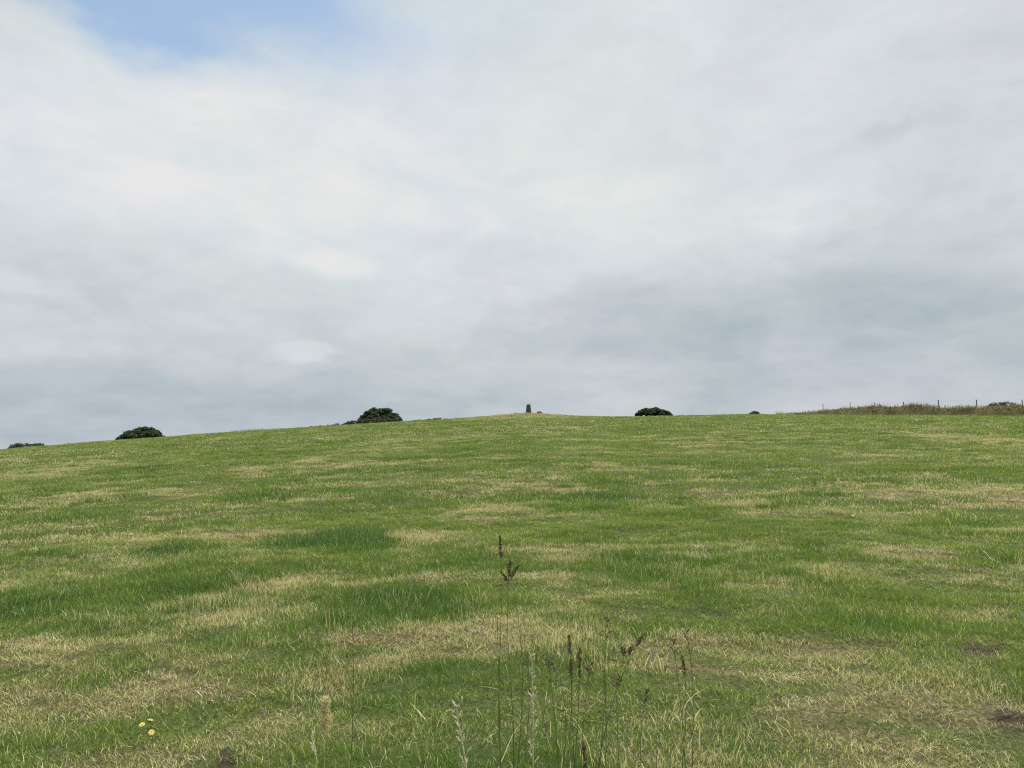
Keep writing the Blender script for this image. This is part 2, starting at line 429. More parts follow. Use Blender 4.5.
M_HEAD_PALE = piece_mat("pale_seed_head", (.72, .70, .50), (.85, .82, .62), (.55, .56, .36), .6, .45)
M_PLUME = piece_mat("buff_plume", (.74, .66, .40), (.84, .77, .52), (.62, .58, .32), .7, .5)
M_LEAF_GR = piece_mat("green_leaf_blade", (.07, .13, .03), (.13, .19, .05), rough=.5, trans=.35)
M_LEAF_ST = piece_mat("straw_leaf_blade", (.42, .36, .19), (.50, .44, .24), rough=.6, trans=.35)
M_SHEATH = piece_mat("russet_sheath", (.28, .13, .06), (.34, .17, .08), rough=.7, trans=.2)
M_PETAL = piece_mat("yellow_petal", (.84, .66, .16), (.90, .76, .28), rough=.5, trans=.25)
M_PETALC = piece_mat("yellow_disc", (.72, .42, .03), (.78, .50, .05), rough=.7)
M_CLOVER = piece_mat("white_clover_floret", (.62, .62, .50), (.78, .78, .68), rough=.6, trans=.3)
M_SOIL = piece_mat("crumbled_soil", (.028, .021, .015), (.08, .062, .042), (.13, .11, .065), .95, 0, 60)

# ------------------------------------------------------------------ ground
def build_ground():
    rs = [0.0]; r = .4
    while r < 135: rs.append(r); r = r * 1.0135 + .002
    while r < 420: rs.append(r); r *= 1.05
    while r < 9000: rs.append(r); r *= 1.25
    azs = list(np.radians(np.arange(-46, 46.01, .30))) + list(np.radians(np.arange(48, 314, 3.0)))
    nr, na = len(rs), len(azs)
    R, A_ = np.meshgrid(np.array(rs[1:]), np.array(azs), indexing='ij')
    x = (R * np.sin(A_)).ravel(); y = (R * np.cos(A_)).ravel()
    x = np.concatenate([[0], x]); y = np.concatenate([[0], y]); z = terrain(x, y)
    dry, lush, soil = field(x, y)
    soilp = soil > .25
    z = z + soil * .012
    faces = []
    for k in range(na): faces.append((0, 1 + (k + 1) % na, 1 + k))
    idx = lambda i, k: 1 + i * na + (k % na)
    i, k = np.meshgrid(np.arange(nr - 2), np.arange(na), indexing='ij'); k2 = (k + 1) % na
    q = np.stack([1 + i * na + k, 1 + i * na + k2, 1 + (i + 1) * na + k2, 1 + (i + 1) * na + k], -1).reshape(-1, 4)
    faces += [tuple(int(v) for v in f) for f in q]
    me = bpy.data.meshes.new("ground"); me.from_pydata(np.stack([x, y, z], 1).tolist(), [], faces); me.update()
    me.polygons.foreach_set('use_smooth', [True] * len(me.polygons))
    for nm, a in (('dry', dry), ('lush', lush), ('soil', soil)):
        at_ = me.attributes.new(nm, 'FLOAT', 'POINT'); at_.data.foreach_set('value', a.astype(np.float32))
    me.materials.append(M_GROUND)
    # make sure the sheet faces upwards
    if me.polygons[len(me.polygons) // 2].normal.z < 0: me.flip_normals()
    o = bpy.data.objects.new("ground", me); COL.objects.link(o)
    tag(o, "rising pasture that climbs to the hilltop, worn and patchy turf", "ground", kind='structure')
build_ground()

# ------------------------------------------------------------------ grass (stuff)
def tuft_mesh(name, n, radius, h, width, seed, lean=.55, segs=2, stemmy=0):
    rg = random.Random(seed); V = []; Fc = []; RN = []; HG = []
    for b in range(n):
        a = rg.random() * 6.2832; rr = radius * math.sqrt(rg.random())
        bx, by = rr * math.cos(a), rr * math.sin(a)
        L = h * (.45 + .75 * rg.random() ** 1.3)
        if rg.random() < .06: L *= 1.6
        la = rg.random() * 6.2832; ln = lean * rg.random() ** .7 * L * 1.1
        if rg.random() < .12: ln *= 1.9; L *= .5
        dx, dy = math.cos(la) * ln, math.sin(la) * ln
        wa = rg.random() * 3.1416; w = width * (.6 + .8 * rg.random())
        wx, wy = math.cos(wa) * w / 2, math.sin(wa) * w / 2
        v0 = len(V); rn = rg.random()
        prof = [(0, 1), (.5, .85)] if segs == 2 else [(0, 1), (.35, .95), (.7, .7)]
        for t, ww in prof:
            c = t * t
            px, py, pz = bx + dx * c, by + dy * c, L * (t - .12 * c) - .008 * (1 - t)
            V += [(px - wx * ww, py - wy * ww, pz), (px + wx * ww, py + wy * ww, pz)]; HG += [t, t]; RN += [rn, rn]
        V.append((bx + dx, by + dy, L * .88)); HG.append(1.0); RN.append(rn)
        for i in range(len(prof) - 1): Fc.append((v0 + 2 * i, v0 + 2 * i + 1, v0 + 2 * i + 3, v0 + 2 * i + 2))
        e = v0 + 2 * (len(prof) - 1); Fc.append((e, e + 1, e + 2))
    me = bpy.data.meshes.new(name); me.from_pydata(V, [], Fc); me.update()
    for nm, arr in (('rnd', RN), ('hgt', HG)):
        at_ = me.attributes.new(nm, 'FLOAT', 'POINT'); at_.data.foreach_set('value', np.array(arr, dtype=np.float32))
    me.materials.append(M_GRASS)
    return me

def scatter_object(name, pts, z, attrs, tufts, label, cat):
    """one mesh of points; geometry nodes set a tuft on each"""
    me = bpy.data.meshes.new(name)
    co = np.stack([pts[0], pts[1], z], 1)
    me.vertices.add(len(co)); me.vertices.foreach_set('co', co.ravel().astype(np.float32)); me.update()
    for nm, a in attrs.items():
        at_ = me.attributes.new(nm, 'FLOAT', 'POINT'); at_.data.foreach_set('value', a.astype(np.float32))
    me.materials.append(M_GRASS)
    o = bpy.data.objects.new(name, me); COL.objects.link(o)
    tag(o, label, cat, kind='stuff')
    src = bpy.data.collections.new(name + "_tufts")            # not linked to the scene
    for i, t in enumerate(tufts): src.objects.link(bpy.data.objects.new("%s_tuft_%02d" % (name, i), t))
    ng = bpy.data.node_groups.new(name, 'GeometryNodeTree')
    ng.interface.new_socket('Geometry', in_out='INPUT', socket_type='NodeSocketGeometry')
    ng.interface.new_socket('Geometry', in_out='OUTPUT', socket_type='NodeSocketGeometry')
    n = ng.nodes; L = ng.links
    gi = n.new('NodeGroupInput'); go = n.new('NodeGroupOutput')
    ci = n.new('GeometryNodeCollectionInfo'); ci.inputs['Collection'].default_value = src
    ci.inputs['Separate Children'].default_value = True; ci.inputs['Reset Children'].default_value = True
    ip = n.new('GeometryNodeInstanceOnPoints'); ip.inputs['Pick Instance'].default_value = True
    def attr(nm):
        a = n.new('GeometryNodeInputNamedAttribute'); a.data_type = 'FLOAT'; a.inputs['Name'].default_value = nm; return a.outputs[0]
    rot = n.new('ShaderNodeCombineXYZ'); L.new(attr('rot'), rot.inputs[2]); L.new(attr('tx'), rot.inputs[0]); L.new(attr('ty'), rot.inputs[1])
    sc = n.new('ShaderNodeCombineXYZ'); L.new(attr('sxy'), sc.inputs[0]); L.new(attr('sxy'), sc.inputs[1]); L.new(attr('sz'), sc.inputs[2])
    L.new(gi.outputs[0], ip.inputs['Points']); L.new(ci.outputs[0], ip.inputs['Instance'])
    L.new(rot.outputs[0], ip.inputs['Rotation']); L.new(sc.outputs[0], ip.inputs['Scale'])
    L.new(attr('pick'), ip.inputs['Instance Index'])
    L.new(ip.outputs[0], go.inputs[0])
    md = o.modifiers.new('tufts', 'NODES'); md.node_group = ng
    return o

def jitter_polar(r0, r1, spacing, half):
    """even scatter over a sector of the hill"""
    X = []; Y = []; r = r0
    while r < r1:
        hw = half(r); n = max(1, int(2 * hw * r / spacing))
        a = -hw + (np.arange(n) + RNG.random(n)) * (2 * hw / n)
        rr = r + (RNG.random(n) - .5) * spacing * 1.6
        X.append(rr * np.sin(a)); Y.append(rr * np.cos(a)); r += spacing
    return np.concatenate(X), np.concatenate(Y)

def sward(name, r0, r1, spacing, half, tufts, label, zbase=1.0, longness=True):
    x, y = jitter_polar(r0, r1, spacing, half)
    dry, lush, soil = field(x, y); r_ = np.hypot(x, y)
    keep = RNG.random(len(x)) > soil * .40
    dry = np.where(r_ < 5.5, np.minimum(dry, .72), dry)
    thin = RNG.random(len(x)) > .36 * np.clip((fbm(x / .16, y / .16, 77, 2) - .50) * 4, 0, 1)
    keep &= thin
    x, y, dry, lush = x[keep], y[keep], dry[keep], lush[keep]
    dry = np.clip(dry * (.55 + .9 * RNG.random(len(x))) + .10 * (RNG.random(len(x)) - .4), 0, 1)
    n = len(x); r = np.hypot(x, y)
    z = terrain(x, y)
    hmod = .58 + 1.25 * lush + .10 * dry + .45 * (fbm(x / .5, y / .5, 51, 2) - .5)
    if longness:   # rank, unmown margin near the gate where the photographer stands
        az = np.arctan2(x, y)
        hmod = hmod + .9 * np.exp(-(((az - .06) / .22) ** 2)) * np.clip((4.1 - r) / 1.6, 0, 1) * .35
    hmod = hmod * (1 - .30 * np.clip((5.5 - r) / 1.5, 0, 1))
    hmod = hmod * (.8 + .4 * RNG.random(n)) * zbase
    ez = .15
    tn = np.clip(.5 + 3.2 * (fbm(x / 2.6 + 50, y / 1.2, 71, 4, .6) - .5) + .8 * (RNG.random(n) - .5), 0, 1)
    attrs = dict(tone=tn, dry=dry, lush=lush, jit=RNG.random(n), rot=RNG.random(n) * 6.2832,
                 tx=(RNG.random(n) - .5) * .3, ty=(RNG.random(n) - .5) * .3,
                 sxy=.85 + .4 * RNG.random(n), sz=np.clip(hmod, .3, 2.8), pick=RNG.integers(0, len(tufts), n).astype(float))
    return scatter_object(name, (x, y), z, attrs, tufts, label, "grass")

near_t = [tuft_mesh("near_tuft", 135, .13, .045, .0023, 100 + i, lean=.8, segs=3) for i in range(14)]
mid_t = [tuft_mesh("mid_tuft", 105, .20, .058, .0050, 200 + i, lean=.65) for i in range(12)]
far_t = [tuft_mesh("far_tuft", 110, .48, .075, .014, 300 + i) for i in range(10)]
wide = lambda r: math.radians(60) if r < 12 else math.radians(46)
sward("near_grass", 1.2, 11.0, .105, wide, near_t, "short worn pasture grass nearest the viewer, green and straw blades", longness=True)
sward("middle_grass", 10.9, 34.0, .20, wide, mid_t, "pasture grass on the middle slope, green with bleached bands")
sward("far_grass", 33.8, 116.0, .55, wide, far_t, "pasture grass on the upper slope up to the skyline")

# a few long blades standing out of the sward close by
long_t = [tuft_mesh("long_tuft", 9, .07, .17, .0042, 400 + i, lean=.6, segs=3) for i in range(10)]
def long_grass():
    x, y = jitter_polar(1.6, 11.5, .19, lambda r: math.radians(50))
    az = np.arctan2(x, y); r = np.hypot(x, y); dry, lush, soil = field(x, y)
    p = .04 + 1.1 * np.clip(lush - .45, 0, 1) + .35 * np.exp(-(((az - .08) / .24) ** 2)) * np.clip((4.8 - r) / 1.8, 0, 1) 
    k = RNG.random(len(x)) < p
    x, y, dry, lush = x[k], y[k], dry[k], lush[k]; n = len(x); r = r[k]
    attrs = dict(tone=RNG.random(n), dry=np.clip(dry + .05, 0, 1), lush=lush, jit=RNG.random(n), rot=RNG.random(n) * 6.2832, tx=(RNG.random(n) - .5) * .3,
                 ty=(RNG.random(n) - .5) * .3, sxy=.7 + .8 * RNG.random(n), sz=(.35 + .5 * RNG.random(n)) * np.clip(1.25 - (r - 3) * .12, .7, 1.3) * (1 + .5 * (lush > .5)),
                 pick=RNG.integers(0, 10, n).astype(float))
    scatter_object("long_grass", (x, y), terrain(x, y), attrs, long_t, "longer arching grass blades standing out of the near turf", "grass")
long_grass()

# ------------------------------------------------------------------ shrubs and trees
def shrub(name, px0, px1, top, R, label, cat, mat, group=None, depth=None, vis=None, clumps=60, leaves=150, leaf=.17, skirt=.9, shape=None, trunk=True, seed=1, squash=1.0):
    """a dense wind-clipped crown: limbs carrying leaf clumps; silhouette spans px0..px1 and reaches row 'top' at distance R"""
    rg = random.Random(seed)
    cx = (px0 + px1) / 2; rx, ry, _ = ray(cx, 420); bx, by = rx * R, ry * R; g = tz(bx, by)
    half = (px1 - px0) / 2 / F * R * (1 / math.cos(math.atan2(rx, ry))) * .97
    ztop = at(cx, top, R).z - g
    dep = depth or half * .8
    zlo = max(0, ztop - vis) if vis else 0
    ztop = ztop - zlo
    root = empty(name, (bx, by, g), label, cat, group)
    prof = shape or (lambda u: math.sqrt(max(0, 1 - u * u)))
    rgt = Vector((ry, -rx, 0)); fwd = Vector((rx, ry, 0))
    cen = []
    for i in range(clumps):
        for _t in range(60):
            u = rg.uniform(-1, 1); v = rg.uniform(-1, 1)
            if u * u * .9 + v * v > 1: continue
            hgt = ztop * prof(u) * math.sqrt(max(0.02, 1 - v * v * .8))
            if hgt > .12: break
        w = rg.random() ** (.45 if trunk else 1.3)
        q_ = rgt * (u * half * .90) + fwd * (v * dep); drop = (tz(bx + q_.x, by + q_.y) - g) if not trunk else 0
        cen.append((q_ + Vector((0, 0, drop)) + Vector((0, 0, zlo + max(.1, hgt * (.12 + .82 * w)))), hgt))
    lv = MB()
    for c, hh in cen:
        cr = (.16 + .12 * rg.random()) * max(ztop, 1.2) * .62 * squash
        for k in range(leaves):
            d = Vector((rg.gauss(0, 1), rg.gauss(0, 1), rg.gauss(0, 1))).normalized()
            p = c + Vector((d.x * cr * 1.35, d.y * cr * 1.35, d.z * cr * .8)) * (rg.random() ** .4)
            if trunk and p.z < 0.02: p.z = abs(p.z) + .02
            s = leaf * rg.uniform(.5, 1.2)
            n = (d * .8 + Vector((rg.uniform(-1, 1), rg.uniform(-1, 1), rg.uniform(-.2, 1)))).normalized()
            a = n.cross(Vector((rg.random(), rg.random(), .3))).normalized(); b = n.cross(a)
            lv.add([p - a * s * .5, p - b * s * .28 + n * s * .08, p + a * s * .5, p + b * s * .28 + n * s * .08], [(0, 1, 2), (0, 2, 3)], rg.random())
    lv.build('crown' if trunk else 'foliage', mat, root)
    if trunk:
        tb = MB(); r0 = max(.05, ztop * .045)
        fork = Vector((0, 0, zlo + ztop * .28))
        tb.tube([Vector((0, 0, -.15)), Vector((.03, .02, (zlo + ztop) * .14)), fork], [r0 * 1.4, r0 * 1.1, r0], 8, .5)
        tb.build('trunk', M_BARK, root)
        lb = MB()
        for c, hh in rg.sample(cen, min(16, len(cen))):
            mid = fork.lerp(c, .5) + Vector((0, 0, -.06 * ztop)) + Vector((rg.uniform(-.1, .1), rg.uniform(-.1, .1), 0)) * half * .4
            lb.tube([fork - Vector((0, 0, .05)), mid, c], [r0 * .6, r0 * .4, r0 * .14], 5, rg.random())
        lb.build('limbs', M_BARK, root)
    return root

# skyline hawthorns
TREES = "wind-clipped trees on the skyline"
shrub('hawthorn_tree', 122, 161, 426.0, 128, "dark domed hawthorn leaning out over the low left slope of the skyline", "tree", M_LEAF, TREES,
      vis=3.4, clumps=170, leaves=170, leaf=.27, seed=3, shape=lambda u: (max(0, 1 - abs(u - .25) ** 1.7 / (1.25 ** 1.7 if u < .25 else .75 ** 1.7 * 1.15))) ** .75)
shrub('hawthorn_tree', 360, 404, 407.3, 122, "dark rounded hawthorn crown rising behind the brown bramble bush", "tree", M_LEAF, TREES,
      vis=3.4, clumps=170, leaves=170, leaf=.27, seed=5, shape=lambda u: (max(0, 1 - abs(u + .08) ** 2.2)) ** .6)
shrub('hawthorn_tree', 633, 678, 407.5, 124, "low dark flat-topped hawthorn on the skyline right of the pillar", "tree", M_LEAF, TREES,
      vis=2.8, clumps=170, leaves=160, leaf=.25, seed=8, shape=lambda u: (max(0, 1 - abs(u + .12) ** 2.4)) ** .8)
shrub('distant_tree', 13, 34, 442.0, 172, "haze-tinted grey-green tree half sunk behind the left end of the ridge", "tree", M_LEAF_HAZED, "hazy treetops at the far left",
      vis=3.2, clumps=110, leaves=130, leaf=.30, seed=12)
shrub('distant_tree', 30, 48, 442.8, 176, "smaller haze-tinted treetop just right of the leftmost tree", "tree", M_LEAF_HAZED, "hazy treetops at the far left",
      vis=3.0, clumps=90, leaves=130, leaf=.30, seed=14)
shrub('bramble_bush', 336, 402, 417.2, 111, "reddish brown bramble bush spreading below the hawthorn behind it", "bush", M_LEAF_BROWN, depth=1.6,
      clumps=200, leaves=90, leaf=.15, trunk=False, seed=21, shape=lambda u: (max(0, 1 - abs(u - .1) ** 2.2)) ** .6, squash=1.0)
shrub('low_scrub', 300, 346, 423.8, 109, "thin olive strip of scrub trailing left from the bramble bush", "scrub", M_LEAF_LOW, depth=1.3,
      clumps=60, leaves=60, leaf=.12, trunk=False, seed=23, shape=lambda u: .5 + .4 * u)
shrub('low_scrub', 404, 450, 418.0, 110, "thin dark strip of scrub on the brow between hawthorn and pillar", "scrub", M_LEAF_LOW, depth=1.2,
      clumps=55, leaves=60, leaf=.12, trunk=False, seed=25, shape=lambda u: .7 + .3 * math.sin(u * 3))
shrub('gorse_bush', 749, 760, 411.0, 112, "tiny dark bush alone on the skyline before the bank begins", "bush", M_LEAF, None,
      clumps=26, leaves=60, leaf=.12, seed=27)
shrub('thorn_bush', 990, 1022, 400.2, 109.5, "dark straggly thorn bush on the bank beside the last fence post", "bush", M_LEAF, None,
      vis=1.6, depth=.8, clumps=110, leaves=80, leaf=.12, seed=29, shape=lambda u: max(0, 1 - abs(u + .1) ** 1.8) ** .8)

def weeds(px0, px1, R, n, h, label):
    cx = (px0 + px1) / 2; rx, ry, _ = ray(cx, 430); bx, by = rx * R, ry * R; g = tz(bx, by)
    root = MB(); hw = (px1 - px0) / 2 / F * R; rgt = Vector((ry, -rx, 0))
    for i in range(n):
        u = random.uniform(-1, 1); p = rgt * (u * hw) + Vector((0, random.uniform(-.5, .5), 0)); p.z = tz(bx + p.x, by + p.y) - g
        L = h * random.uniform(.3, 1) ; d = Vector((random.uniform(-.3, .3), random.uniform(-.3, .3), 1)) * L
        root.strip([p, p + d * .5, p + d + Vector((d.x * .5, 0, 0))], [.035, .03, .004], rgt)
    o = root.build('weed_clump', M_BANKVEG); o.location = (bx, by, g)
    tag(o, label, 'weeds', kind='stuff')
weeds(234, 262, 107, 160, .42, "clump of wispy weeds on the skyline left of the scrub strip")

# ------------------------------------------------------------------ bank, fence
def bank_y(u):           # the bank runs across the slope at the right of the brow
    return 106.5 + 2.0 * math.sin(u * 5)
def bank_h(px): 
    t = min(1, max(0, (px - 782) / 85)); return (t * t * (3 - 2 * t)) * 1.0 * (1 + .10 * math.sin(px * .05) + .07 * math.sin(px * .13 + 1))
def bank_base(px):
    rx, ry, _ = ray(px, 415); R = bank_y(rx / ry); return Vector((rx * R, ry * R, tz(rx * R, ry * R))), Vector((rx, ry, 0))
def build_bank():
    vs = []; fs = []; secs = [(-1.7, -.10), (-1.25, .30), (-.8, .72), (-.35, .95), (0, 1.0), (.5, .93), (1.1, .55), (1.8, -.10)]
    pxs = list(range(780, 1130, 3)); m = len(secs); org = bank_base(880)[0]
    for i, px in enumerate(pxs):
        b, d = bank_base(px); h = bank_h(px)
        for j, (o, k) in enumerate(secs):
            p = b + d * (o * (.35 + .65 * min(1, h)))
            gz = tz(p.x, p.y); wob = .16 * h * (float(fbm(p.x * 1.3, p.y * 1.3, 81, 3)) - .5)
            p.z = gz + k * h + wob - (.06 if k < 0 else 0)
            vs.append(p - org)
    for i in range(len(pxs) - 1):
        for j in range(m - 1): a = i * m + j; fs.append((a, a + m, a + m + 1, a + 1))
    mb = MB(); mb.add(vs, fs, .5); o = mb.build('earth_bank', M_BANK, smooth=True); o.location = org
    tag(o, "long low turf-covered earth bank along the right of the skyline", "bank")
    return org
def bank_top(px, off=0.0):
    b, d = bank_base(px); h = bank_h(px); p = b + d * off
    p.z = tz(p.x, p.y) + h * max(0, 1 - abs(off) ** 1.6 / 2.6); return p
build_bank()
def bank_vegetation():
    mb = MB(); dk = MB(); lv = MB(); rg = random.Random(5); org = bank_top(900)
    for i in range(24000):
        px = rg.uniform(776, 1110); off = rg.uniform(-2.0, 1.1); p = bank_top(px, off) - org
        if bank_h(px) < .15 and rg.random() < .6: continue
        dens = float(vnoise(px * .09, off * .8, 3))
        L = rg.uniform(.10, .42) * (.5 + 1.0 * dens) * (1.25 if off > -.5 else .75)
        if rg.random() < .03: L *= 1.6
        dx = rg.uniform(-.5, .5) * L; dy = rg.uniform(-.5, .5) * L; w = rg.uniform(.012, .03)
        rn = min(1, max(0, .5 * float(vnoise(px * .06, off, 9)) + .6 * rg.random()))
        a = rg.random() * 3.14; s = Vector((math.cos(a), math.sin(a), 0))
        mb.strip([p, p + Vector((dx * .3, dy * .3, L * .55)), p + Vector((dx, dy, L))], [w, w * .9, w * .15], s, rn)
    for i in range(480):      # broad leaves, nettle and bracken clumps
        c0 = rg.uniform(790, 1110); off = rg.uniform(-1.5, .6); c = bank_top(c0, off) - org
        for k in range(9):
            p = c + Vector((rg.gauss(0, .22), rg.gauss(0, .2), abs(rg.gauss(0, .16)))); s = rg.uniform(.06, .14)
            n = Vector((rg.uniform(-1, 1), rg.uniform(-1, 1), rg.uniform(0, 1))).normalized(); a = n.cross(Vector((.2, .3, .9))).normalized(); b = n.cross(a)
            lv.add([p - a * s, p - b * s * .5, p + a * s, p + b * s * .5], [(0, 1, 2), (0, 2, 3)], rg.random())
    for i in range(190):       # dock and dead flower spikes
        px = rg.choice([rg.uniform(800, 1100), rg.gauss(900, 22), rg.gauss(960, 40)]); off = rg.uniform(-1.2, .5); p = bank_top(px, off) - org
        L = rg.uniform(.3, .62); t = Vector((rg.uniform(-.1, .1), 0, 1)) * L
        dk.tube([p, p + t * .5], .006, 4, rg.random(), cap=False)
        for k in range(12):
            q = p + t * (.45 + .55 * k / 12) + Vector((rg.gauss(0, .015), rg.gauss(0, .015), 0)); dk.seed(q, (rg.uniform(-.5, .5), rg.uniform(-.5, .5), 1), .07, .035, rg.random(), 4)
    o = mb.build('bank_grass', M_BANKVEG); o.location = org; tag(o, "rough straw and green grasses covering the skyline bank", "grass", kind='stuff')
    o = lv.build('bank_undergrowth', M_LEAF_LOW); o.location = org; tag(o, "dark leafy undergrowth matted over the skyline bank", "undergrowth", kind='stuff')
    o = dk.build('dock_spikes', M_DOCK); o.location = org; tag(o, "rusty dead dock and flower spikes scattered over the skyline bank", "weeds", kind='stuff')
bank_vegetation()
def fence():
    pxs = [823.5, 850.5, 874.5, 904, 939, 977.3, 1023, 1070]
    tops = [403.6, 402.0, 402.2, 401.8, 399.8, 399.6, 399.6, 399.5]
    o0 = bank_top(939, .75); root = empty('wire_fence', o0, "wooden post and wire fence running along the back of the bank", "fence")
    tp = []
    for i, (px, ty) in enumerate(zip(pxs, tops)):
        b = bank_top(px, .75); R = math.hypot(b.x, b.y); t = at(px, ty, R); w = .055 if i in (3, 4, 5, 6, 7) else .04
        mb = MB(); lean = random.uniform(-.04, .04)
        p0 = Vector((b.x, b.y, b.z - .2)) - o0; p1 = Vector((b.x + lean, b.y, t.z)) - o0
        mb.tube([p0, p0.lerp(p1, .5), p1 - Vector((0, 0, .03)), p1], [w * 1.05, w, w, w * .75], 8, random.random())
        mb.build('post', M_POST, root); tp.append((p0, p1))
    for f in (.97, .80, .60):
        mb = MB()
        for (a0, a1), (b0, b1) in zip(tp[:-1], tp[1:]):
            pa = a0.lerp(a1, f) + Vector((0, -.06, 0)); pb = b0.lerp(b1, f) + Vector((0, -.06, 0)); mid = pa.lerp(pb, .5) - Vector((0, 0, .04))
            mb.tube([pa, mid, pb], .0028, 4, .5, cap=False)
        mb.build('wire', M_WIRE, root)
fence()

# ------------------------------------------------------------------ summit pillar and stone
def pillar():
    x, y = PIL; g = tz(x, y); rx, ry, _ = ray(528.5, 414)
    root = empty('trig_pillar', (x, y, g), "dark tapered concrete survey pillar standing on the worn summit mound", "pillar", rz=math.radians(9) - math.atan2(rx, ry))
    def frust(mb, z0, z1, w0, w1, bev=.03):
        vs = []
        for z, w in ((z0, w0), (z1, w1)):
            h = w / 2; b = bev
            for sx, sy in ((1, 1), (-1, 1), (-1, -1), (1, -1)):
                pr = [(sx * h, sy * (h - b)), (sx * (h - b), sy * h)]
                if sx * sy < 0: pr.reverse()
                vs += [(a, c, z) for a, c in pr]
        n = 8; fs = [(k, (k + 1) % n, n + (k + 1) % n, n + k) for k in range(n)] + [tuple(range(n - 1, -1, -1)), tuple(range(n, 2 * n))]
        mb.add(vs, fs, .5)
    b = MB(); frust(b, -.3, .05, .84, .80, .04); b.build('base_slab', M_CONC, root)
    b = MB(); frust(b, .052, 1.20, .72, .50, .025); body = b.build('pillar_body', M_CONC, root)
    b = MB(); frust(b, 1.202, 1.235, .40, .37, .02); b.build('cap', M_CONC, body)
    b = MB(); b.tube([(0, 0, 1.237), (0, 0, 1.25)], .12, 16, .5)
    for k in range(3):
        a = k * 2.0944; b.tube([(0, 0, 1.246), (.17 * math.cos(a), .17 * math.sin(a), 1.246)], .016, 5, .5)
    b.build('mounting_plate', M_BRASS, root)
pillar()
def stone(px, R, w, h, name, label, seed):
    rx, ry, _ = ray(px, 413); x, y = rx * R, ry * R; g = tz(x, y)
    bm = bmesh.new(); bmesh.ops.create_icosphere(bm, subdivisions=3, radius=1)
    for v in bm.verts:
        n = float(fbm(v.co.x * 1.6 + seed, v.co.y * 1.6 + v.co.z, seed, 3)) - .5
        v.co *= 1 + .5 * n; v.co.x *= w; v.co.y *= w * .7; v.co.z *= h
        v.co.z = max(v.co.z, -h * .3)
    me = bpy.data.meshes.new(name); bm.to_mesh(me); bm.free(); me.materials.append(M_STONE)
    o = bpy.data.objects.new(name, me); COL.objects.link(o); o.location = (x, y, g); tag(o, label, "stone")
stone(539.5, 107.5, .42, .30, 'boulder', "low grey boulder lying just right of the pillar", 4)
stone(516.5, 107.2, .40, .10, 'boulder', "flat grey slab barely showing just left of the pillar", 9)

# ------------------------------------------------------------------ foreground stalks
def bez(p0, p1, bend, n=14):
    p0, p1 = Vector(p0), Vector(p1); b = Vector(bend); out = []
    for i in range(n + 1):
        t = i / n; out.append(p0.lerp(p1, t) + b * (4 * t * (1 - t)) * .5)
    return out
def head_cluster(mb, c, d, L, w, n, rg, s=.010):
    """dense lobed cluster of spikelets along d"""
    d = Vector(d).normalized(); c = Vector(c)
    for i in range(n):
        t = rg.random(); rad = w * .5 * math.sin(math.pi * min(.97, t * .85 + .12)) ** .7 * rg.random() ** .5
        a = rg.random() * 6.283; off = Vector((math.cos(a), math.sin(a), 0)) * rad
        dd = d + off.normalized() * .6 + Vector((0, 0, .2)) if rad > 1e-5 else d
        mb.seed(c + d * (L * t) + off, dd, s * rg.uniform(.7, 1.4), s * .36, rg.random(), 4)
def leaf_blade(root, p, direction, L, w, mat, droop=.5, name='leaf'):
    d = Vector(direction).normalized(); pts = []; ws = []
    for i in range(9):
        t = i / 8; pts.append(Vector(p) + d * (L * t) + Vector((0, 0, -droop * L * t * t))); ws.append(w * (1 - t ** 2.2) + .0004)
    side = d.cross(Vector((0, 0, 1)))
    if side.length < .05: side = Vector((1, 0, 0))
    mb = MB(); mb.strip(pts, ws, side, random.random(), fold=.25); return mb.build(name, mat, root)

